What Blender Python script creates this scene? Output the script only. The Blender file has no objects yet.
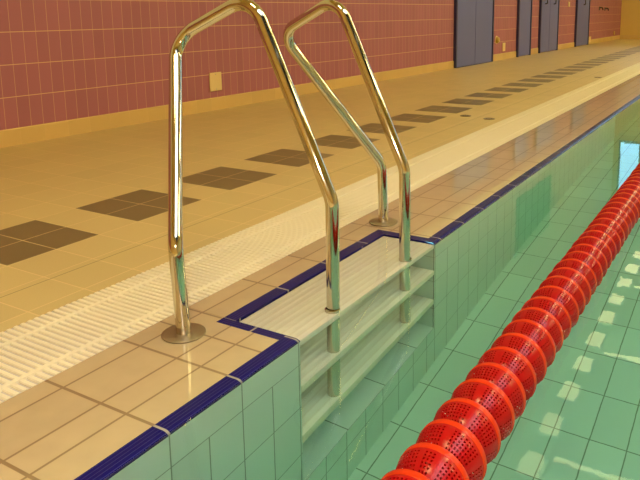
import bpy, bmesh, math, random
from mathutils import Vector, Matrix
random.seed(4)
S = bpy.context.scene
C = S.collection
PI = math.pi

# ------------------------------------------------------------------ materials
def new_mat(name):
    m = bpy.data.materials.new(name); m.use_nodes = True
    nt = m.node_tree
    b = nt.nodes['Principled BSDF']
    return m, nt, b

class N:
    """small node builder"""
    def __init__(s, nt): s.nt = nt
    def node(s, t, **kw):
        n = s.nt.nodes.new(t)
        for k, v in kw.items(): setattr(n, k, v)
        return n
    def put(s, sock, v):
        if v is None: return
        if isinstance(v, (int, float)): sock.default_value = v
        elif isinstance(v, (tuple, list)): sock.default_value = v[:len(sock.default_value)]
        else: s.nt.links.new(v, sock)
    def m(s, op, a, b=None, c=None):
        n = s.node('ShaderNodeMath', operation=op)
        s.put(n.inputs[0], a); s.put(n.inputs[1], b); s.put(n.inputs[2], c)
        return n.outputs[0]
    def mix(s, f, a, b):
        n = s.node('ShaderNodeMix', data_type='RGBA')
        s.put(n.inputs[0], f); s.put(n.inputs[6], a); s.put(n.inputs[7], b)
        return n.outputs[2]
    def uv(s):
        t = s.node('ShaderNodeTexCoord'); x = s.node('ShaderNodeSeparateXYZ')
        s.nt.links.new(t.outputs['UV'], x.inputs[0]); return x.outputs[0], x.outputs[1]
    def obj(s):
        t = s.node('ShaderNodeTexCoord'); x = s.node('ShaderNodeSeparateXYZ')
        s.nt.links.new(t.outputs['Object'], x.inputs[0]); return x.outputs[0], x.outputs[1], x.outputs[2]
    def vec(s, x, y, z=0.0):
        n = s.node('ShaderNodeCombineXYZ'); s.put(n.inputs[0], x); s.put(n.inputs[1], y); s.put(n.inputs[2], z)
        return n.outputs[0]
    def joint(s, x, pitch, off, w, soft=.0012):
        """1 on the joint lines x = off + k*pitch, 0 on the tile; also the tile index"""
        t = s.m('DIVIDE', s.m('SUBTRACT', x, off), pitch)
        k = s.m('FLOOR', t)
        fr = s.m('SUBTRACT', t, k)
        d = s.m('MULTIPLY', s.m('MINIMUM', fr, s.m('SUBTRACT', 1.0, fr)), pitch)   # metres to the nearest line
        n = s.node('ShaderNodeMapRange'); s.put(n.inputs[0], d)
        n.inputs[1].default_value = w / 2 - soft / 2; n.inputs[2].default_value = w / 2 + soft / 2
        n.inputs[3].default_value = 1; n.inputs[4].default_value = 0
        return n.outputs[0], k
    def line(s, x, at, w, soft=.0012):
        d = s.m('ABSOLUTE', s.m('SUBTRACT', x, at))
        n = s.node('ShaderNodeMapRange'); s.put(n.inputs[0], d)
        n.inputs[1].default_value = w / 2 - soft / 2; n.inputs[2].default_value = w / 2 + soft / 2
        n.inputs[3].default_value = 1; n.inputs[4].default_value = 0
        return n.outputs[0]
    def rnd(s, a, b):
        n = s.node('ShaderNodeTexWhiteNoise', noise_dimensions='2D')
        s.nt.links.new(s.vec(a, b), n.inputs['Vector']); return n.outputs['Value']
    def noise(s, vec, scale, detail=3, rough=.5):
        n = s.node('ShaderNodeTexNoise'); s.put(n.inputs['Vector'], vec)
        n.inputs['Scale'].default_value = scale; n.inputs['Detail'].default_value = detail; n.inputs['Roughness'].default_value = rough
        return n.outputs['Fac']
    def vary(s, col, f, amt):
        """multiply a colour by 1 +- amt/2 driven by f in 0..1"""
        n = s.node('ShaderNodeVectorMath', operation='SCALE')
        s.put(n.inputs[0], col); s.put(n.inputs['Scale'], s.m('MULTIPLY_ADD', f, amt, 1 - amt / 2))
        return n.outputs[0]
    def bump(s, h, dist, strength=1.0):
        n = s.node('ShaderNodeBump'); s.put(n.inputs['Height'], h)
        n.inputs['Distance'].default_value = dist; n.inputs['Strength'].default_value = strength
        return n.outputs[0]

def c4(r, g, b): return (r, g, b, 1)
def lin(r, g, b):
    f = lambda v: ((v / 255 + .055) / 1.055) ** 2.4 if v > 10 else v / 255 / 12.92
    return (f(r), f(g), f(b), 1)

def plain(name, col, rough=.5, metal=0.0, coat=0.0, noise_amt=.06, noise_scale=6, spec=.5):
    m, nt, b = new_mat(name); n = N(nt)
    t = n.node('ShaderNodeTexCoord')
    f = n.noise(t.outputs['Object'], noise_scale)
    nt.links.new(n.vary(col, f, noise_amt), b.inputs['Base Color'])
    b.inputs['Roughness'].default_value = rough; b.inputs['Metallic'].default_value = metal
    b.inputs['Coat Weight'].default_value = coat; b.inputs['Specular IOR Level'].default_value = spec
    return m

BEIGE = c4(.56, .41, .175)
# deck floor: beige square tiles, a row of dark 2 x 2 squares, one dark movement joint
def mat_deck():
    m, nt, b = new_mat('deck_tiles'); n = N(nt)
    x, y, z = n.obj()
    TX, TY = .2207, .2102
    jx, kx = n.joint(x, TX, -1.3035, .0048)
    jy, ky = n.joint(y, TY, 1.1175, .0048)
    jt = n.m('MAXIMUM', jx, jy)
    # dark squares: columns -2,-1 from x=-1.3035, rows (k-1) mod 3 < 2
    colm = n.m('MULTIPLY', n.m('LESS_THAN', kx, -.5), n.m('GREATER_THAN', kx, -2.5))
    r3 = n.m('FLOORED_MODULO', n.m('ADD', ky, -1.0), 3.0)
    dark = n.m('MULTIPLY', colm, n.m('LESS_THAN', r3, 1.5))
    rn = n.rnd(kx, ky)
    t = n.node('ShaderNodeTexCoord')
    speck = n.noise(t.outputs['Object'], 220, 2)
    big = n.noise(t.outputs['Object'], 1.3, 3)
    beige = n.vary(n.vary(n.vary(BEIGE, rn, .07), speck, .16), big, .10)
    dk = n.vary(n.vary(c4(.185, .125, .050), rn, .08), speck, .25)
    col = n.mix(dark, beige, dk)
    col = n.mix(n.m('MULTIPLY', jt, .75), col, c4(.74, .52, .25))
    mj = n.line(x, -1.045, .004)
    col = n.mix(n.m('MULTIPLY', mj, .75), col, c4(.12, .08, .03))
    nt.links.new(col, b.inputs['Base Color'])
    nt.links.new(n.bump(n.m('SUBTRACT', n.m('MULTIPLY', speck, .15), jt), .0012, .5), b.inputs['Normal'])
    b.inputs['Roughness'].default_value = .42
    b.inputs['Specular IOR Level'].default_value = .35
    return m

# edge strip: UV = metres (u across from the grate, v along); glossy wet beige tiles with brown joints
def mat_strip(name, u_lines, pitch, off, extra=()):
    m, nt, b = new_mat(name); n = N(nt)
    u, v = n.uv()
    wob = n.node('ShaderNodeTexCoord')
    jv, kv = n.joint(v, pitch, off, .009)
    jt = jv
    for a in u_lines: jt = n.m('MAXIMUM', jt, n.line(u, a, .0066))
    for a in extra: jt = n.m('MAXIMUM', jt, n.line(v, a, .0078))
    ku = None
    for a in u_lines:
        g = n.m('GREATER_THAN', u, a); ku = g if ku is None else n.m('ADD', ku, g)
    rn = n.rnd(kv, ku) if ku is not None else n.rnd(kv, kv)
    mot = n.noise(wob.outputs['Object'], 14, 4)
    col = n.vary(n.vary(c4(.48, .355, .195), rn, .10), mot, .22)
    col = n.mix(n.m('MULTIPLY', jt, .85), col, c4(.20, .115, .045))
    nt.links.new(col, b.inputs['Base Color'])
    # fine moulded ribs run along the tile
    rib = n.m('SINE', n.m('MULTIPLY', u, 2 * PI / .006))
    h = n.m('SUBTRACT', n.m('MULTIPLY', rib, .04), jt)
    wav = n.noise(wob.outputs['Object'], 5, 2)
    h = n.m('ADD', h, n.m('MULTIPLY', wav, .2))
    nt.links.new(n.bump(h, .0008, .25), b.inputs['Normal'])
    b.inputs['Roughness'].default_value = .30
    b.inputs['Coat Weight'].default_value = 1.0; b.inputs['Coat Roughness'].default_value = .02
    b.inputs['Coat IOR'].default_value = 1.5
    return m

# dark blue ribbed nose tiles: u across, v along
def mat_blue():
    m, nt, b = new_mat('blue_nose_tiles'); n = N(nt)
    u, v = n.uv()
    jv, kv = n.joint(v, .25, 0.0, .007)
    col = n.vary(c4(.007, .005, .085), n.rnd(kv, kv), .25)
    rib = n.m('SINE', n.m('MULTIPLY', u, 2 * PI / .0105))
    col = n.mix(n.m('MULTIPLY', n.m('GREATER_THAN', rib, .90), .25), col, c4(.10, .10, .30))
    col = n.mix(n.m('MULTIPLY', jv, .9), col, c4(.36, .32, .26))
    nt.links.new(col, b.inputs['Base Color'])
    nt.links.new(n.bump(n.m('SUBTRACT', n.m('MULTIPLY', rib, .2), jv), .001, .4), b.inputs['Normal'])
    b.inputs['Roughness'].default_value = .25
    b.inputs['Specular IOR Level'].default_value = .15
    return m

MINT = c4(.56, .65, .565)
# pool walls: first course long tiles, upright tiles below. u along the wall, v = depth (positive down)
def mat_poolwall():
    m, nt, b = new_mat('pool_wall_tiles'); n = N(nt)
    u, v = n.uv()
    top = n.m('LESS_THAN', v, .157)
    j1, k1 = n.joint(u, .25, 0, .0042)
    j2, k2 = n.joint(u, .125, 0, .0042)
    jh, kh = n.joint(n.m('SUBTRACT', v, .157), .25, 0, .0042)
    jv = n.m('ADD', n.m('MULTIPLY', top, j1), n.m('MULTIPLY', n.m('SUBTRACT', 1.0, top), j2))
    jt = n.m('MAXIMUM', jv, jh)
    kk = n.m('ADD', n.m('MULTIPLY', top, k1), n.m('MULTIPLY', n.m('SUBTRACT', 1.0, top), k2))
    col = n.vary(MINT, n.rnd(kk, kh), .08)
    col = n.mix(n.m('MULTIPLY', jt, .85), col, c4(.13, .17, .11))
    nt.links.new(col, b.inputs['Base Color'])
    nt.links.new(n.bump(n.m('SUBTRACT', 0.0, jt), .001, .5), b.inputs['Normal'])
    b.inputs['Roughness'].default_value = .3
    return m

def mat_poolfloor(name='pool_floor_tiles', px=.125, ox=.045, py=.25, oy=1.315):
    m, nt, b = new_mat(name); n = N(nt)
    x, y, z = n.obj()
    jx, kx = n.joint(x, px, ox, .0045); jy, ky = n.joint(y, py, oy, .0045)
    jt = n.m('MAXIMUM', jx, jy)
    col = n.vary(MINT, n.rnd(kx, ky), .10)
    col = n.mix(n.m('MULTIPLY', jt, .85), col, c4(.12, .16, .10))
    nt.links.new(col, b.inputs['Base Color'])
    b.inputs['Roughness'].default_value = .35
    return m

def mat_tread():
    m, nt, b = new_mat('cream_ribbed_step'); n = N(nt)
    x, y, z = n.obj()
    rib = n.m('SINE', n.m('MULTIPLY', x, 2 * PI / .026))
    t = n.node('ShaderNodeTexCoord')
    col = n.vary(c4(.84, .77, .60), n.noise(t.outputs['Object'], 9), .07)
    col = n.mix(n.m('MULTIPLY', n.m('GREATER_THAN', rib, .70), .22), col, c4(.62, .45, .24))
    nt.links.new(col, b.inputs['Base Color'])
    nt.links.new(n.bump(rib, .0012, .5), b.inputs['Normal'])
    b.inputs['Roughness'].default_value = .35
    return m

# maroon wall tiles: u along the wall, v = height
def mat_maroon():
    m, nt, b = new_mat('maroon_wall_tiles'); n = N(nt)
    u, v = n.uv()
    ju, ku = n.joint(u, .0985, .041, .0036)
    jv, kv = n.joint(v, .2325, .1185, .0055)
    jt = n.m('MAXIMUM', n.m('MULTIPLY', ju, .65), n.m('MULTIPLY', jv, 1.0))
    col = n.vary(c4(.40, .14, .185), n.rnd(ku, kv), .10)
    col = n.mix(jt, col, c4(.74, .46, .27))
    nt.links.new(col, b.inputs['Base Color'])
    nt.links.new(n.bump(n.m('SUBTRACT', 0.0, jt), .001, .4), b.inputs['Normal'])
    b.inputs['Roughness'].default_value = .55
    b.inputs['Specular IOR Level'].default_value = .25
    return m

def mat_cove():
    m, nt, b = new_mat('beige_base_tiles'); n = N(nt)
    u, v = n.uv()
    ju, ku = n.joint(u, .197, .041, .003)
    col = n.vary(c4(.66, .44, .17), n.rnd(ku, ku), .08)
    col = n.mix(n.m('MULTIPLY', ju, .5), col, c4(.75, .52, .25))
    nt.links.new(col, b.inputs['Base Color'])
    b.inputs['Roughness'].default_value = .45
    return m

def mat_steel(name, rough, col=(.66, .60, .48), brushed=False):
    m, nt, b = new_mat(name); n = N(nt)
    t = n.node('ShaderNodeTexCoord')
    f = n.noise(t.outputs['Object'], 40 if brushed else 9, 3)
    nt.links.new(n.vary(c4(*col), f, .10), b.inputs['Base Color'])
    b.inputs['Metallic'].default_value = 1
    n2 = n.node('ShaderNodeMapRange'); nt.links.new(f, n2.inputs[0])
    n2.inputs[3].default_value = rough * .8; n2.inputs[4].default_value = rough * 1.25
    nt.links.new(n2.outputs[0], b.inputs['Roughness'])
    return m

def mat_rope(name, col, rough=.25, trans=.25):
    m, nt, b = new_mat(name); n = N(nt)
    t = n.node('ShaderNodeTexCoord')
    colv = n.vary(col, n.noise(t.outputs['Object'], 30), .12)
    nt.links.new(colv, b.inputs['Base Color'])
    b.inputs['Roughness'].default_value = rough
    b.inputs['Coat Weight'].default_value = .08; b.inputs['Coat Roughness'].default_value = .1
    b.inputs['Specular IOR Level'].default_value = .35
    tr = n.node('ShaderNodeBsdfTranslucent'); nt.links.new(colv, tr.inputs['Color'])
    mx = n.node('ShaderNodeMixShader'); mx.inputs[0].default_value = trans
    nt.links.new(b.outputs[0], mx.inputs[1]); nt.links.new(tr.outputs[0], mx.inputs[2])
    nt.links.new(mx.outputs[0], nt.nodes['Material Output'].inputs['Surface'])
    return m

def mat_water():
    m, nt, b = new_mat('pool_water'); n = N(nt)
    nt.nodes.remove(b)
    t = n.node('ShaderNodeTexCoord')
    g = n.node('ShaderNodeBsdfGlass'); g.inputs['IOR'].default_value = 1.33; g.inputs['Roughness'].default_value = 0.0
    g.inputs['Color'].default_value = c4(1, 1, 1)
    mp = n.node('ShaderNodeMapping'); mp.inputs['Scale'].default_value = (1.6, 1.0, 1)
    mp.inputs['Rotation'].default_value = (0, 0, .5)
    nt.links.new(t.outputs['Object'], mp.inputs['Vector'])
    h1 = n.noise(mp.outputs[0], 3.0, 1.5, .4)
    h2 = n.noise(mp.outputs[0], 13.0, 2, .5)
    h = n.m('MULTIPLY_ADD', h2, .4, h1)
    nt.links.new(n.bump(h, .00025, 1.0), g.inputs['Normal'])
    va = n.node('ShaderNodeVolumeAbsorption')
    va.inputs['Color'].default_value = c4(.26, .88, .74); va.inputs['Density'].default_value = .40
    o = nt.nodes['Material Output']
    nt.links.new(g.outputs[0], o.inputs['Surface']); nt.links.new(va.outputs[0], o.inputs['Volume'])
    return m

def mat_emit(name, col, strength):
    m, nt, b = new_mat(name); n = N(nt)
    b.inputs['Base Color'].default_value = c4(.8, .8, .8)
    b.inputs['Emission Color'].default_value = col; b.inputs['Emission Strength'].default_value = strength
    return m

def mat_pane():
    m, nt, b = new_mat('window_glass'); n = N(nt); nt.nodes.remove(b)
    tr = n.node('ShaderNodeBsdfTransparent'); gl = n.node('ShaderNodeBsdfGlossy'); gl.inputs['Roughness'].default_value = .02
    fr = n.node('ShaderNodeFresnel'); fr.inputs[0].default_value = 1.45
    mx = n.node('ShaderNodeMixShader')
    nt.links.new(fr.outputs[0], mx.inputs[0]); nt.links.new(tr.outputs[0], mx.inputs[1]); nt.links.new(gl.outputs[0], mx.inputs[2])
    nt.links.new(mx.outputs[0], nt.nodes['Material Output'].inputs['Surface'])
    return m

M = dict(
    deck=mat_deck(),
    strip=mat_strip('edge_strip_tiles', (.070, .212, .301), .25, 0.0, (.64,)),
    stripb=mat_strip('recess_strip_tiles', (.070,), .272, .754),
    stripf=mat_strip('far_strip_tiles', (.070, .212, .301), .27, 1.77),
    blue=mat_blue(), poolwall=mat_poolwall(), poolfloor=mat_poolfloor(),
    ledge=mat_poolfloor('pool_ledge_tiles', .25, -.245, .26, 1.018),
    tread=mat_tread(), maroon=mat_maroon(), cove=mat_cove(),
    chrome=mat_steel('polished_steel', .07), flange=mat_steel('brushed_steel', .45, (.42, .34, .24), True),
    grate=plain('white_grate_plastic', c4(.80, .70, .50), .42, noise_amt=.05),
    channel=plain('grey_channel', c4(.62, .54, .50), .7),
    rope=mat_rope('red_float_plastic', c4(.50, .004, .004)),
    rim=mat_rope('lit_red_rim', c4(.85, .050, .006), .22, .40),  # same red plastic, its lamp and flash glow put into the colour
    cable=mat_steel('steel_cable', .3, (.5, .5, .5)),
    door=plain('blue_grey_door', c4(.13, .14, .42), .45, noise_amt=.05),
    doorframe=plain('dark_blue_frame', c4(.03, .032, .13), .4),
    dark=plain('dark_metal', c4(.05, .04, .05), .4),
    plate=plain('pale_plate', c4(.80, .60, .30), .5),
    yplate=plain('ochre_cover', c4(.55, .36, .08), .4),
    paint=plain('pale_upper_paint', c4(.74, .70, .56), .8),
    endpaint=plain('yellow_end_paint', c4(.70, .48, .16), .8),
    ceiling=plain('yellow_wood_ceiling', c4(.74, .57, .20), .8, noise_amt=.15, noise_scale=1.5),
    green=plain('green_paint', c4(.10, .42, .16), .7),
    white=plain('white_metal', c4(.78, .76, .70), .5),
    drain=plain('grey_drain_metal', c4(.20, .14, .075), .4),
    water=mat_water(), pane=mat_pane(),
    lampA=mat_emit('square_lamp_glow', c4(1, .82, .38), 2.2),
    lampB=mat_emit('tube_lamp_glow', c4(1, .82, .38), 2.8),
    lampFill=mat_emit('fill_lamp_glow', c4(1, .83, .37), 16.0),
)

# ------------------------------------------------------------------ mesh helpers
def link(name, me, mat, parent=None):
    o = bpy.data.objects.new(name, me); C.objects.link(o)
    if mat is not None and not me.materials: me.materials.append(mat)
    if parent is not None: o.parent = parent
    return o
def from_bm(name, bm, mat, parent=None, smooth=False):
    me = bpy.data.meshes.new(name); bm.normal_update(); bm.to_mesh(me); bm.free()
    if smooth:
        for p in me.polygons: p.use_smooth = True
    return link(name, me, mat, parent)
def quads(name, qs, mat, parent=None):
    """qs: list of (four corners, four uvs)"""
    bm = bmesh.new(); uvl = bm.loops.layers.uv.new('UVMap')
    for co, uv in qs:
        f = bm.faces.new([bm.verts.new(p) for p in co])
        for l, t in zip(f.loops, uv): l[uvl].uv = t
    return from_bm(name, bm, mat, parent)
def add_box(bm, x0, x1, y0, y1, z0, z1, bevel=0):
    vs = [bm.verts.new((x, y, z)) for z in (z0, z1) for y in (y0, y1) for x in (x0, x1)]
    fs = [bm.faces.new([vs[i] for i in q]) for q in ((0, 2, 3, 1), (4, 5, 7, 6), (0, 1, 5, 4), (2, 6, 7, 3), (0, 4, 6, 2), (1, 3, 7, 5))]
    if bevel:
        es = list({e for f in fs for e in f.edges})
        bmesh.ops.bevel(bm, geom=es, offset=bevel, segments=2, affect='EDGES', profile=.5)
def box(name, x0, x1, y0, y1, z0, z1, mat, parent=None, bevel=0):
    bm = bmesh.new(); add_box(bm, x0, x1, y0, y1, z0, z1, bevel); return from_bm(name, bm, mat, parent)
def fillet(pts, rads, n=8):
    """polyline with rounded corners"""
    P = [Vector(p) for p in pts]; out = [P[0]]
    for i in range(1, len(P) - 1):
        a, b, c = P[i - 1], P[i], P[i + 1]
        u = (a - b).normalized(); w = (c - b).normalized()
        ang = u.angle(w); r = rads[i - 1]
        d = r / math.tan(ang / 2)
        d = min(d, (a - b).length * .48, (c - b).length * .48); r = d * math.tan(ang / 2)
        cen = b + (u + w).normalized() * (r / math.sin(ang / 2))
        s, e = b + u * d, b + w * d
        vs, ve = s - cen, e - cen
        tot = vs.angle(ve); ax = vs.cross(ve).normalized()
        for k in range(n + 1): out.append(cen + Matrix.Rotation(tot * k / n, 3, ax) @ vs)
    out.append(P[-1]); return out
def add_tube(bm, path, r, seg=24, cap=True):
    prev = None; rings = []
    t0 = (path[1] - path[0]).normalized()
    ref = Vector((0, 1, 0)) if abs(t0.y) < .9 else Vector((1, 0, 0))
    nrm = (ref - t0 * ref.dot(t0)).normalized()
    for i, p in enumerate(path):
        if i == 0: t = t0
        elif i == len(path) - 1: t = (path[i] - path[i - 1]).normalized()
        else: t = ((path[i + 1] - path[i]).normalized() + (path[i] - path[i - 1]).normalized()).normalized()
        nrm = (nrm - t * nrm.dot(t)).normalized(); bi = t.cross(nrm)
        ring = [bm.verts.new(p + (nrm * math.cos(2 * PI * k / seg) + bi * math.sin(2 * PI * k / seg)) * r) for k in range(seg)]
        if prev:
            for k in range(seg): bm.faces.new((prev[k], prev[(k + 1) % seg], ring[(k + 1) % seg], ring[k]))
        prev = ring; rings.append(ring)
    if cap:
        bm.faces.new(rings[0][::-1]); bm.faces.new(rings[-1])
def add_lathe(bm, prof, seg=40, axis='z', cen=(0, 0, 0), closed=True):
    """prof: list of (radius, along)"""
    def pt(r, h, a):
        c, s = math.cos(a) * r, math.sin(a) * r
        v = {'z': (c, s, h), 'y': (c, h, s), 'x': (h, c, s)}[axis]
        return (v[0] + cen[0], v[1] + cen[1], v[2] + cen[2])
    rows = [[bm.verts.new(pt(r, h, 2 * PI * k / seg)) for k in range(seg)] for r, h in prof]
    n = len(rows)
    for i in range(n if closed else n - 1):
        a, b = rows[i], rows[(i + 1) % n]
        for k in range(seg): bm.faces.new((a[k], a[(k + 1) % seg], b[(k + 1) % seg], b[k]))
    bmesh.ops.recalc_face_normals(bm, faces=bm.faces)
def empty(name, loc, rz=0):
    o = bpy.data.objects.new(name, None); C.objects.link(o); o.location = loc; o.rotation_euler = (0, 0, rz)
    o.empty_display_size = .1
    return o
def tag(o, label, cat, group=None):
    o['label'] = label; o['category'] = cat
    if group: o['group'] = group
    return o
def struct(o, kind='structure', label=None):
    o['kind'] = kind
    if label: o['label'] = label
    return o
def smooth_by_angle(o, deg=40):
    me = o.data
    for p in me.polygons: p.use_smooth = True
    try: me.set_sharp_from_angle(angle=math.radians(deg))
    except Exception: pass

# ------------------------------------------------------------------ room and deck
XL, XG, XI, XE = -.797, -.437, -.045, 0.006      # grate left / grate right / blue band / pool edge
Y0, Y1 = -.60, 21.0                                # pool ends
XR = 10.0
RY0, RY1 = .757, 1.703                             # recess
XB = -.235                                         # recess back
DEPTH = 1.085
ZS = .003
HC = 6.6
WA, WB = Vector((-3.56, 2.0, 0)), Vector((-3.03, 23.5, 0))
wd = (WB - WA).normalized(); wn = Vector((wd.y, -wd.x, 0)); WANG = math.atan2(wd.y, wd.x)
def W(u, z, off=0.0): 
    p = WA + wd * u + wn * off; return (p.x, p.y, z)
YF, YE = -5.0, 23.5

qs = []
def deck(x0, x1, y0, y1): qs.append((((x0, y0, 0), (x1, y0, 0), (x1, y1, 0), (x0, y1, 0)), ((0, 0),) * 4))
deck(-3.9, XL, YF, YE); deck(XL, 14, YF, Y0 - .40); deck(XL, 14, Y1 + .4, YE); deck(XR + .4, 14, Y0 - .4, Y1 + .4)
deck(XL, XR + .4, Y0 - .4, Y0); deck(XL, XR + .4, Y1, Y1 + .4); deck(XR, XR + .4, Y0, Y1)
struct(quads('floor', qs, M['deck']))

U0, U1 = -7.3, 21.52
def wall_strip(name, off, z0, z1, u0, u1, mat): 
    return quads(name, [((W(u0, z0, off), W(u1, z0, off), W(u1, z1, off), W(u0, z1, off)), ((u0, z0), (u1, z0), (u1, z1), (u0, z1)))], mat)
struct(wall_strip('wall_left', 0, 0, 2.55, U0, U1, M['maroon']))
struct(wall_strip('wall_left_upper', 0, 2.55, HC, U0, U1, M['paint']))
# beige cove base with a thickness, interrupted by the doors
DOORS = [(7.944, 9.674, 2), (11.082, 11.92, 1), (12.56, 13.99, 2), (15.66, 17.02, 1)]
segs = []; a = U0
for d0, d1, _ in DOORS: segs.append((a, d0)); a = d1
segs.append((a, U1))
q = []
for a, b in segs:
    t = .012; z = .124
    q.append(((W(a, 0, t + .001), W(b, 0, t + .001), W(b, .02, t), W(a, .02, t)), ((a, 0), (b, 0), (b, .02), (a, .02))))
    q.append(((W(a, .02, t), W(b, .02, t), W(b, z - .008, t), W(a, z - .008, t)), ((a, .02), (b, .02), (b, z), (a, z))))
    q.append(((W(a, z - .008, t), W(b, z - .008, t), W(b, z, .001), W(a, z, .001)), ((a, z), (b, z), (b, z), (a, z))))
    for e in (a, b): q.append(((W(e, 0, 0), W(e, 0, t + .001), W(e, z - .008, t), W(e, z, 0)), ((e, 0),) * 4))
struct(quads('baseboard_left', q, M['cove']))
# end wall with a high window band
WX = [-2.86, 12.0]; WZ = (3.45, 6.15)
def endq(x0, x1, z0, z1): return (((x0, YE, z0), (x1, YE, z0), (x1, YE, z1), (x0, YE, z1)), ((x0, z0), (x1, z0), (x1, z1), (x0, z1)))
struct(quads('wall_back', [endq(-3.3, 14, 0, WZ[0]), endq(-3.3, 14, WZ[1], HC), endq(-3.3, WX[0], *WZ), endq(WX[1], 14, *WZ)], M['endpaint']))
struct(box('baseboard_back', -3.02, 14, YE - .014, YE - .001, 0, .124, M['cove']))
struct(quads('wall_right', [(((14, YF, 0), (14, YE, 0), (14, YE, HC), (14, YF, HC)), ((0, 0),) * 4)], M['paint']))
struct(quads('wall_front', [(((-4, YF, 0), (14, YF, 0), (14, YF, HC), (-4, YF, HC)), ((0, 0),) * 4)], M['endpaint']))
# ceiling with an unseen roof light added to bring daylight onto the near end
SX, SY = (2.4, 9.6), (-3.6, 4.2)
def cq(x0, x1, y0, y1, z=HC): return (((x0, y0, z), (x1, y0, z), (x1, y1, z), (x0, y1, z)), ((0, 0),) * 4)
struct(quads('ceiling', [cq(-4, SX[0], YF, YE), cq(SX[1], 14, YF, YE), cq(*SX, YF, SY[0]), cq(*SX, SY[1], YE)], M['ceiling']))
for i in range(3):
    x0 = SX[0] + i * 2.4; x1 = x0 + 2.4; f = .06
    bm = bmesh.new(); za, zb = HC, HC + .18
    add_box(bm, x0, x0 + f, *SY, za, zb); add_box(bm, x1 - f, x1, *SY, za, zb)
    add_box(bm, x0 + f, x1 - f, SY[0], SY[0] + f, za, zb); add_box(bm, x0 + f, x1 - f, SY[1] - f, SY[1], za, zb)
    for yy in (-1.0, 1.6): add_box(bm, x0 + f, x1 - f, yy, yy + f, za, zb)
    fr = struct(from_bm('window_%d' % (i + 9), bm, M['white']))  # frame of the added roof light
    bm = bmesh.new(); add_box(bm, x0 + f, x1 - f, SY[0] + f, SY[1] - f, HC + .10, HC + .108); from_bm('pane', bm, M['pane'], fr)
nwin = 8; wstep = (WX[1] - WX[0]) / nwin
for i in range(nwin):
    x0 = WX[0] + i * wstep; x1 = x0 + wstep
    bm = bmesh.new(); f = .05
    add_box(bm, x0, x0 + f, YE - .03, YE + .06, *WZ); add_box(bm, x1 - f, x1, YE - .03, YE + .06, *WZ)
    add_box(bm, x0 + f, x1 - f, YE - .03, YE + .06, WZ[0], WZ[0] + f); add_box(bm, x0 + f, x1 - f, YE - .03, YE + .06, WZ[1] - f, WZ[1])
    add_box(bm, x0 + wstep * .35, x0 + wstep * .35 + .06, YE - .02, YE + .05, WZ[0] + f, WZ[1] - f)
    fr = struct(from_bm('window_%d' % (i + 1), bm, M['dark']))
    bm = bmesh.new(); add_box(bm, x0 + f, x1 - f, YE + .012, YE + .018, WZ[0] + f, WZ[1] - f)
    from_bm('pane', bm, M['pane'], fr)
# green painted field high on the side wall (seen only mirrored in the pool)
struct(box('trim_1', -.001, 2.6, 0, .012, 0, 1.35, M['green']))
o = bpy.data.objects['trim_1']; p = W(11.4, 3.1, .004); o.location = p; o.rotation_euler = (0, 0, WANG); o.scale = (1, -1, 1)

# doors
for i, (d0, d1, leaves) in enumerate(DOORS):
    dr = empty('door_%d' % (i + 1), W(d0, 0, .002), WANG); struct(dr)
    w = d1 - d0; H = 2.25; f = .045
    bm = bmesh.new()
    add_box(bm, 0, f, -.05, 0, 0, H); add_box(bm, w - f, w, -.05, 0, 0, H); add_box(bm, f, w - f, -.05, 0, H - f, H)
    if i == 0: add_box(bm, f, w - f, -.05, 0, 0, .012)
    from_bm('door_frame', bm, M['doorframe'], dr)
    lw = (w - 2 * f) / leaves
    for k in range(leaves):
        a = f + k * lw
        lf = box('door_leaf', a + .004, a + lw - .004, -.036, -.004, .012, H - f - .004, M['door'], dr, .003)
        hx = a + lw * (.50 if leaves == 1 else (.42 if i == 2 else (.88 if k == 0 else .12)))
        hz = 1.22 if i < 2 else 1.10
        bm = bmesh.new()
        add_tube(bm, fillet([(hx, -.037, hz), (hx, -.085, hz), (hx, -.085, hz + .24), (hx, -.037, hz + .24)], [.02, .02], 5), .011, 10)
        from_bm('door_handle', bm, M['dark'], lf, True)

# ------------------------------------------------------------------ gutter, strip, nose
box_ch = struct(quads('gutter_channel', [(((XL, Y0, -.003), (XG, Y0, -.003), (XG, Y1, -.003), (XL, Y1, -.003)), ((0, 0),) * 4),
    (((XL, Y0, -.007), (XL, Y1, -.007), (XL, Y1, 0), (XL, Y0, 0)), ((0, 0),) * 4),
    (((XG, Y0, -.007), (XG, Y1, -.007), (XG, Y1, ZS), (XG, Y0, ZS)), ((0, 0),) * 4)], M['channel']))
bm = bmesh.new(); y = Y0 + .01; pitch = .0225
while y < Y1 - .02:
    w2 = .0074
    # bevelled bar: two side faces, a top
    x0, x1 = XL + .002, XG - .002
    zt, zb = .004, -.0025
    prof = [(-w2, zb), (-w2, zt - .003), (-w2 + .0025, zt), (w2 - .0025, zt), (w2, zt - .003), (w2, zb)]
    L = [bm.verts.new((x0, y + a, b)) for a, b in prof]; R = [bm.verts.new((x1, y + a, b)) for a, b in prof]
    for k in range(5): bm.faces.new((L[k], R[k], R[k + 1], L[k + 1]))
    bm.faces.new(L[::-1]); bm.faces.new(R)
    for xr in (-.712, -.500):
        add_box(bm, xr - .007, xr + .007, y - .0112, y + .0112, -.0025, .0058)
    y += pitch
bmesh.ops.recalc_face_normals(bm, faces=bm.faces)
tag(from_bm('gutter_grate', bm, M['grate']), 'long white slatted overflow grate running along the pool edge strip', 'grate')

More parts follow.
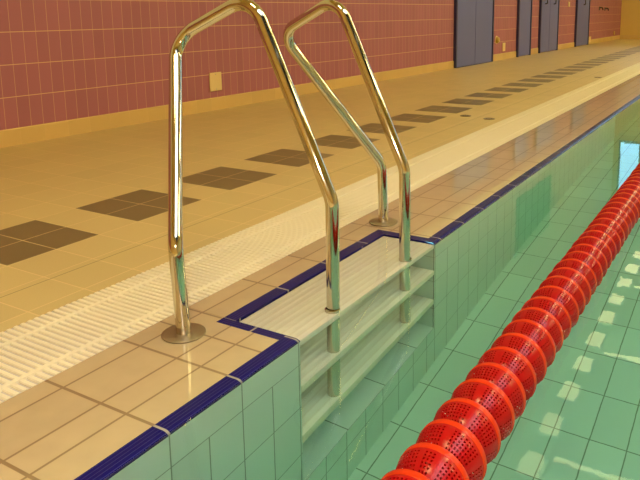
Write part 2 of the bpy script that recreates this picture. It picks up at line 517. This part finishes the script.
def flat(x0, x1, y0, y1, z=ZS, uo=XG, vo=0.0, z1=None):
    z1 = z if z1 is None else z1
    return (((x0, y0, z), (x1, y0, z1), (x1, y1, z1), (x0, y1, z)), ((x0 - uo, y0 - vo), (x1 - uo, y0 - vo), (x1 - uo, y1 - vo), (x0 - uo, y1 - vo)))
XBO = -.284; YNI, YFO = .722, 1.748              # outer limits of the blue bands round the recess
struct(quads('trim_2', [flat(XG, XI, Y0, YNI), flat(XG, XBO, YNI, RY0)], M['strip']))
struct(quads('trim_3', [flat(XG, XBO, RY0, RY1)], M['stripb']))
struct(quads('trim_4', [flat(XG, XBO, RY1, YFO), flat(XG, XI, YFO, Y1)], M['stripf']))
# blue nose along the pool edge: rounded profile
NP = [(XI, ZS), (-.012, ZS), (-.004, .0018), (.002, -.0015), (.0044, -.0050), (.0046, -.0115)]
def nose(y0, y1, vo, miter0=False, miter1=False):
    out = []; u = 0
    for k in range(len(NP) - 1):
        (xa, za), (xb, zb) = NP[k], NP[k + 1]; d = math.hypot(xb - xa, zb - za)
        out.append((((xa, y0, za), (xb, y0, zb), (xb, y1, zb), (xa, y1, za)), ((u, y0 - vo), (u + d, y0 - vo), (u + d, y1 - vo), (u, y1 - vo)))); u += d
    return out
def band_x(x0, x1, y0, y1, vo, zin, drop_side):
    """blue band running along x between y0 and y1"""
    out = [(((x0, y0, ZS), (x1, y0, ZS), (x1, y1, ZS), (x0, y1, ZS)), ((0, x0 - vo), (0, x1 - vo), (y1 - y0, x1 - vo), (y1 - y0, x0 - vo)))]
    ye = y1 if drop_side > 0 else y0
    out.append((((x0, ye, ZS), (x1, ye, ZS), (x1, ye, -.05), (x0, ye, -.05)), ((.3, x0 - vo), (.3, x1 - vo), (.35, x1 - vo), (.35, x0 - vo))))
    return out
bq = nose(Y0, RY0, 0.0) + band_x(XBO, XI, YNI, RY0, -.152, 0, 1)
bq.append((((XI, RY0, ZS), (.003, RY0, -.001), (.0045, RY0, -.05), (XI, RY0, -.05)), ((.3, .1), (.32, .1), (.32, .12), (.3, .12))))
bq += nose(RY1, Y1, 1.77) + band_x(XBO, XI, RY1, YFO, -.152, 0, -1)
bq.append((((XI, RY1, ZS), (.003, RY1, -.001), (.0045, RY1, -.05), (XI, RY1, -.05)), ((.3, .1), (.32, .1), (.32, .12), (.3, .12))))
# back band
v = 1.026
bq.append((((XBO, RY0, ZS), (XB, RY0, ZS), (XB, RY1, ZS), (XBO, RY1, ZS)), ((0, (RY0 - v) * .92), (.05, (RY0 - v) * .92), (.05, (RY1 - v) * .92), (0, (RY1 - v) * .92))))
bq.append((((XB, RY0, ZS), (XB, RY1, ZS), (XB, RY1, -.05), (XB, RY0, -.05)), ((.3, RY0 - v), (.3, RY1 - v), (.35, RY1 - v), (.35, RY0 - v))))
struct(quads('trim_5', bq, M['blue']))

# ------------------------------------------------------------------ pool basin
def vwall(p, q, zt, zb, uo=0.0):
    p, q = Vector(p), Vector(q); L = (q - p).length
    return (((p.x, p.y, zt), (q.x, q.y, zt), (q.x, q.y, zb), (p.x, p.y, zb)), ((uo, -zt), (uo + L, -zt), (uo + L, -zb), (uo, -zb)))
ZL = -.815
XW = .004
pw = [vwall((XW, Y0), (XW, RY0), -.0095, -DEPTH, Y0), vwall((XW, RY1), (XW, Y1), -.0095, -DEPTH, -.007),
      vwall((XB, RY0), (XW, RY0), -.02, ZL, -.235), vwall((XB, RY1), (XW, RY1), -.02, ZL, -.235), vwall((XB, RY0), (XB, RY1), -.02, ZL, 0),
      vwall((XW, RY0), (XW, RY1), ZL, -DEPTH, .0)]
struct(quads('pool_wall_left', pw, M['poolwall']))
struct(quads('pool_ledge', [(((XB, RY0, ZL), (XW, RY0, ZL), (XW, RY1, ZL), (XB, RY1, ZL)), ((0, 0),) * 4)], M['ledge']))
struct(quads('pool_wall_front', [vwall((0, Y0), (XR, Y0), 0, -DEPTH)], M['poolwall']))
struct(quads('pool_wall_back', [vwall((0, Y1), (XR, Y1), 0, -DEPTH)], M['poolwall']))
struct(quads('pool_wall_right', [vwall((XR, Y0), (XR, Y1), 0, -DEPTH)], M['poolwall']))
struct(quads('pool_floor', [(((0, Y0, -DEPTH), (XR, Y0, -DEPTH), (XR, Y1, -DEPTH), (0, Y1, -DEPTH)), ((0, 0),) * 4)], M['poolfloor']))
wt = box('pool_water', XBO + .02, XR + .05, Y0 - .05, Y1 + .05, -DEPTH - .05, -.0015, M['water'])
struct(wt, 'stuff', 'clear green-tinted pool water level with the tiled edge')

# ------------------------------------------------------------------ recessed steps
def tread(z, label, x1):
    bm = bmesh.new(); add_box(bm, XB + .002, x1, RY0 + .002, RY1 - .002, -.042, 0, .004)
    o = from_bm('step_tread', bm, M['tread']); o.location = (0, 0, z); smooth_by_angle(o)
    return tag(o, label, 'step', 'cream steps in the pool edge recess')
tread(-.007, 'cream ribbed step flush with the deck, topmost of the three in the recess', .002)
tread(-.293, 'cream ribbed step under the water, middle one of three in the recess', .004)
tread(-.570, 'cream ribbed step under the water, lowest of three above the tiled ledge', .004)

# ------------------------------------------------------------------ handrails
YC = 1.232; TR = .0212
def handrail(sgn, label):
    root = empty('handrail', (-.313, YC + sgn * .616, ZS))
    ox, oy = root.location.x, root.location.y
    P = [(-.313, .616, .004), (-.322, .621, .27), (-.612, .292, .85), (-.312, .254, .988), (-.0235, .250, .355), (-.0235, .258, -.569)]
    pts = [(x - ox, sgn * d + YC - oy, z - ZS) for x, d, z in P]
    bm = bmesh.new(); add_tube(bm, fillet(pts, [.09, .085, .085, .12], 10), TR, 28)
    bmesh.ops.recalc_face_normals(bm, faces=bm.faces)
    smooth_by_angle(from_bm('tube', bm, M['chrome'], root))
    bm = bmesh.new(); add_lathe(bm, [(TR, 0), (.062, 0), (.064, .002), (.064, .004), (.061, .0055), (.030, .0060), (TR, .0062)], 48)
    f = from_bm('base_flange', bm, M['flange'], root); smooth_by_angle(f); f['label'] = 'dull round steel base flange'
    bm = bmesh.new(); add_lathe(bm, [(TR, 0), (TR + .0035, 0), (TR + .0035, .010), (TR, .012)], 28, cen=(-.0235 - ox, sgn * .2578 + YC - oy, -.006 - ZS))
    smooth_by_angle(from_bm('collar', bm, M['chrome'], root))
    return tag(root, label, 'handrail', 'pair of steel handrails at the pool steps')
handrail(-1, 'bent polished steel handrail on the near side of the recessed pool steps')
handrail(1, 'bent polished steel handrail on the far side of the recessed pool steps')

# ------------------------------------------------------------------ lane rope
RX, RZ, RR = .602, .030, .0752
rope = empty('lane_rope', (RX, 0, RZ)); tag(rope, 'red lane rope of ribbed float discs lying along the green water', 'lane rope')
bm = bmesh.new(); add_tube(bm, [Vector((0, Y0 + .01, 0)), Vector((0, Y1 - .01, 0))], .004, 8); from_bm('cable', bm, M['cable'], rope, True)
# a disc: perforated dished face, spokes, hub
bm = bmesh.new()
nt_, radii = 72, [.030, .0335, .0365, .0395, .0425, .0455, .0485, .0515, .0545, .0575, .0605, .0635, .0665, .0695, .0725]
def face_y(r): return .006 + .010 * ((.0725 - r) / .0425) ** 1.3
g = [[bm.verts.new((r * math.cos(2 * PI * k / nt_), face_y(r), r * math.sin(2 * PI * k / nt_))) for k in range(nt_)] for r in radii]
for j in range(len(radii) - 1):
    for k in range(nt_):
        hole = (j % 2 == 1) and (k % 2 == 1) and j >= 3 and (k % 12 not in (0, 11))
        if hole: continue
        bm.faces.new((g[j][k], g[j + 1][k], g[j + 1][(k + 1) % nt_], g[j][(k + 1) % nt_]))
bmesh.ops.recalc_face_normals(bm, faces=bm.faces)
bmesh.ops.solidify(bm, geom=bm.faces[:], thickness=.0022)
# perforated dome that narrows ahead of the rim
nb, rows = 108, 17
def bar_r(t): return .0738 * math.sqrt(1 - (.80 * t) ** 2)
sb = bmesh.new()
gb = [[sb.verts.new((bar_r(j / rows) * math.cos(2 * PI * k / nb), .004 - .066 * j / rows, bar_r(j / rows) * math.sin(2 * PI * k / nb))) for k in range(nb)] for j in range(rows + 1)]
for j in range(rows):
    for k in range(nb):
        if j % 2 == 1 and k % 2 == 1 and k % 20 not in (19, 1) and 1 < j < rows - 2: continue
        sb.faces.new((gb[j][k], gb[j + 1][k], gb[j + 1][(k + 1) % nb], gb[j][(k + 1) % nb]))
bmesh.ops.recalc_face_normals(sb, faces=sb.faces)
bmesh.ops.solidify(sb, geom=sb.faces[:], thickness=.0015)
tmp = bpy.data.meshes.new('barrel'); sb.to_mesh(tmp); sb.free(); bm.from_mesh(tmp); bpy.data.meshes.remove(tmp)
def add_spokes(bm):
    for s in range(6):
        a = 2 * PI * s / 6 + .26; c_, s_ = math.cos(a), math.sin(a)
        vs = []
        for (r, y) in ((.028, .004), (.060, .004), (.060, .014), (.028, .016)):
            for t in (-.0013, .0013): vs.append(bm.verts.new((r * c_ - t * s_, y, r * s_ + t * c_)))
        for i in range(4):
            j = (i + 1) % 4; bm.faces.new((vs[2 * i], vs[2 * i + 1], vs[2 * j + 1], vs[2 * j]))
        bm.faces.new((vs[0], vs[2], vs[4], vs[6])); bm.faces.new((vs[7], vs[5], vs[3], vs[1]))
add_spokes(bm)
add_lathe(bm, [(.006, 0), (.026, 0), (.030, .004), (.030, .016), (.026, .018), (.006, .018)], 32, 'y')
disc_me = bpy.data.meshes.new('float_disc'); bm.normal_update(); bm.to_mesh(disc_me); bm.free(); disc_me.materials.append(M['rope'])
for p in disc_me.polygons: p.use_smooth = True
disc_me.set_sharp_from_angle(angle=math.radians(35))
bm = bmesh.new()
add_lathe(bm, [(RR - .0025, 0), (RR - .001, 0), (RR, .0015), (RR, .0150), (RR - .001, .0165), (RR - .0035, .0165)], 72, 'y')
rim_me = bpy.data.meshes.new('rim'); bm.normal_update(); bm.to_mesh(rim_me); bm.free(); rim_me.materials.append(M['rim'])
for p in rim_me.polygons: p.use_smooth = True
rim_me.set_sharp_from_angle(angle=math.radians(35))
SP = .0885
for i in range(70):
    d = bpy.data.objects.new('float_disc', disc_me); C.objects.link(d); d.parent = rope
    d.location = (random.uniform(-.001, .001), .09 + SP * i + random.uniform(-.003, .003), random.uniform(-.001, .001))
    d.rotation_euler = (random.uniform(-.03, .03), random.uniform(0, 6.28), random.uniform(-.03, .03))
    r = bpy.data.objects.new('rim', rim_me); C.objects.link(r); r.parent = d; r['label'] = 'red rim with its lit orange put into the colour'

# ------------------------------------------------------------------ small fittings on wall and floor
def wall_plate(name, u0, u1, z0, z1, mat, label, cat, th=.012, screws=False):
    root = empty(name, W((u0 + u1) / 2, z0, .002), WANG)
    w = (u1 - u0) / 2
    box('cover', -w, w, -th, 0, 0, z1 - z0, mat, root, .003)
    if screws:
        for zz in (.018, z1 - z0 - .018):
            bm = bmesh.new(); add_lathe(bm, [(.0005, -th - .002), (.004, -th - .002), (.005, -th), (.0005, -th)], 12, 'y', (0, 0, zz)); from_bm('screw', bm, M['cable'], root, True)
    return tag(root, label, cat)
wall_plate('access_plate', 2.200, 2.360, .188, .368, M['plate'], 'pale blank square plate low on the maroon wall behind the near handrail', 'wall plate', screws=True)
wall_plate('socket_plate', 10.285, 10.425, .160, .324, M['plate'], 'small pale upright plate low on the wall right of the double doors', 'wall plate')
wall_plate('socket_plate', 17.22, 17.45, .05, .215, M['plate'], 'small pale plate low on the wall right of the farthest door', 'wall plate')
wall_plate('switch_plate', 14.93, 15.06, 1.04, 1.16, M['plate'], 'small pale switch plate between the two farthest doors', 'switch')
k = empty('wall_fitting', W(9.95, .395, .002), WANG)
bm = bmesh.new(); add_lathe(bm, [(.001, -.06), (.04, -.056), (.058, -.04), (.066, 0), (.001, 0)], 32, 'y'); from_bm('dome', bm, M['yplate'], k, True)
bm = bmesh.new(); add_lathe(bm, [(.001, -.008), (.075, -.008), (.08, 0), (.001, 0)], 32, 'y'); from_bm('back_plate', bm, M['plate'], k, True)
tag(k, 'round ochre knob-like fitting on the wall beside the double doors', 'wall fitting')
def hook(u, z, label):
    k = empty('wall_hook', W(u, z, .002), WANG)
    box('back_plate', -.07, .07, -.012, 0, -.05, .05, M['dark'], k, .004)
    bm = bmesh.new(); add_tube(bm, fillet([(0, -.01, .02), (0, -.09, .02), (0, -.10, -.05)], [.03], 5), .016, 10); from_bm('hook_arm', bm, M['dark'], k, True)
    tag(k, label, 'hook')
hook(18.36, 1.0, 'dark wall hook past the last door, left one of two')
hook(19.08, .985, 'dark wall hook past the last door, right one of two')
wall_plate('socket_plate', 20.47, 20.64, .16, .28, M['yplate'], 'small ochre plate low on the wall near the far corner', 'wall plate')
def drain(x, y, r, label):
    k = empty('floor_drain', (x, y, .0005))
    bm = bmesh.new(); add_lathe(bm, [(r * .82, 0), (r, 0), (r, .003), (r * .82, .004)], 36); from_bm('ring', bm, M['drain'], k, True)
    bm = bmesh.new(); bmesh.ops.create_cone(bm, cap_ends=True, segments=36, radius1=r * .81, radius2=r * .81, depth=.002)
    for v_ in bm.verts: v_.co.z += .0012
    for a in range(6):
        aa = a * PI / 3; add_box(bm, r * .45 * math.cos(aa) - .004, r * .45 * math.cos(aa) + .004, r * .45 * math.sin(aa) - .004, r * .45 * math.sin(aa) + .004, .002, .0045)
    from_bm('drain_cover', bm, M['drain'], k)
    tag(k, label, 'drain')
drain(-1.178, 5.01, .050, 'round dark floor drain closest to the dark tile squares')
drain(-.93, 4.94, .050, 'round dark floor drain close to the white grate')
drain(-.872, 9.257, .052, 'small floor drain far along the deck beside the grate')

# ------------------------------------------------------------------ lamps of the hall (rows mirrored in the water, added fill lamps)
def lamp(name, x, y, lx, ly, mat, label, group):
    root = empty(name, (x, y, HC))
    bm = bmesh.new(); t = .03
    add_box(bm, -lx / 2 - t, lx / 2 + t, -ly / 2 - t, ly / 2 + t, -.05, -.002)
    from_bm('housing', bm, M['white'], root)
    bm = bmesh.new(); add_box(bm, -lx / 2, lx / 2, -ly / 2, ly / 2, -.075, -.051); from_bm('diffuser', bm, mat, root)
    return tag(root, label, 'ceiling lamp', group)
for i in range(15):
    lamp('ceiling_lamp', -1.68, 3.22 + 1.27 * i, .31, .60, M['lampA'], 'square lamp of the ceiling row that mirrors beside the lane rope', 'row of square ceiling lamps')
for yy in (5.7, 9.9, 14.1, 18.3):
    lamp('tube_lamp', 2.2, yy, 7.2, .10, M['lampB'], 'long narrow tube lamp across the ceiling over the pool', 'long tube lamps over the pool')
for xx, ys in ((.5, (-1.0,)), (3.6, (6.0, 10.5, 15.0, 19.5)), (8.6, (6.0, 10.5, 15.0, 19.5))):  # unseen fill lamps, added to brighten deck and pool
    for yy in ys:
        lamp('fill_lamp', xx, yy, 1.5, 1.5, M['lampFill'], 'added unseen square fill lamp brightening the pool hall', 'added fill lamps of the hall')

# ------------------------------------------------------------------ camera, flash, sky
cam = bpy.data.cameras.new('camera'); co = bpy.data.objects.new('camera', cam); C.objects.link(co)
yaw, pit, rol = 0.530713, 0.169116, -0.008458
CP = Vector((1.0879, -.7327, .9295)); F = 680.094
cy, sy = math.cos(yaw), math.sin(yaw)
f = Vector((-sy * math.cos(pit), cy * math.cos(pit), -math.sin(pit))); r = Vector((cy, sy, 0)); u = r.cross(f)
r2 = r * math.cos(rol) + u * math.sin(rol); u2 = -r * math.sin(rol) + u * math.cos(rol)
co.matrix_world = Matrix(((r2.x, u2.x, -f.x, CP.x), (r2.y, u2.y, -f.y, CP.y), (r2.z, u2.z, -f.z, CP.z), (0, 0, 0, 1)))
cam.sensor_fit = 'HORIZONTAL'; cam.sensor_width = 36; cam.lens = F * 36 / 640
cam.shift_x = -40.68 / 640; cam.shift_y = -110.98 / 640
cam.clip_start = .05; cam.clip_end = 200
S.camera = co

fl = bpy.data.lights.new('camera_flash', 'POINT'); fl.energy = 38; fl.color = (1, .96, .92); fl.shadow_soft_size = .04
fo = bpy.data.objects.new('camera_flash', fl); C.objects.link(fo); fo.location = CP + u2 * .07 - r2 * .04

w = bpy.data.worlds.new('sky'); S.world = w; w.use_nodes = True
n = N(w.node_tree); bg = w.node_tree.nodes['Background']
tc = n.node('ShaderNodeTexCoord'); sx = n.node('ShaderNodeSeparateXYZ'); w.node_tree.links.new(tc.outputs['Generated'], sx.inputs[0])
side = n.node('ShaderNodeMapRange'); n.put(side.inputs[0], sx.outputs[2]); side.inputs[1].default_value = .75; side.inputs[2].default_value = .35
n.put(bg.inputs[0], n.mix(side.outputs[0], c4(.84, .94, 1.0), c4(.33, .72, 1.0)))   # whiter, brighter overhead to feed the added roof light, clear blue lower down
n.put(bg.inputs[1], n.m('MULTIPLY_ADD', side.outputs[0], -1.7, 3.6))

S.view_settings.view_transform = 'Standard'; S.view_settings.look = 'None'
S.view_settings.exposure = 0.60; S.view_settings.gamma = 1.0
try: S.view_settings.use_curve_mapping = False
except Exception: pass
S.cycles.use_denoising = True
S.cycles.max_bounces = 14; S.cycles.transmission_bounces = 10; S.cycles.transparent_max_bounces = 12
S.cycles.diffuse_bounces = 5; S.cycles.glossy_bounces = 5
S.cycles.caustics_refractive = True; S.cycles.caustics_reflective = False
S.cycles.sample_clamp_indirect = 10.0
S.cycles.blur_glossy = 1.5
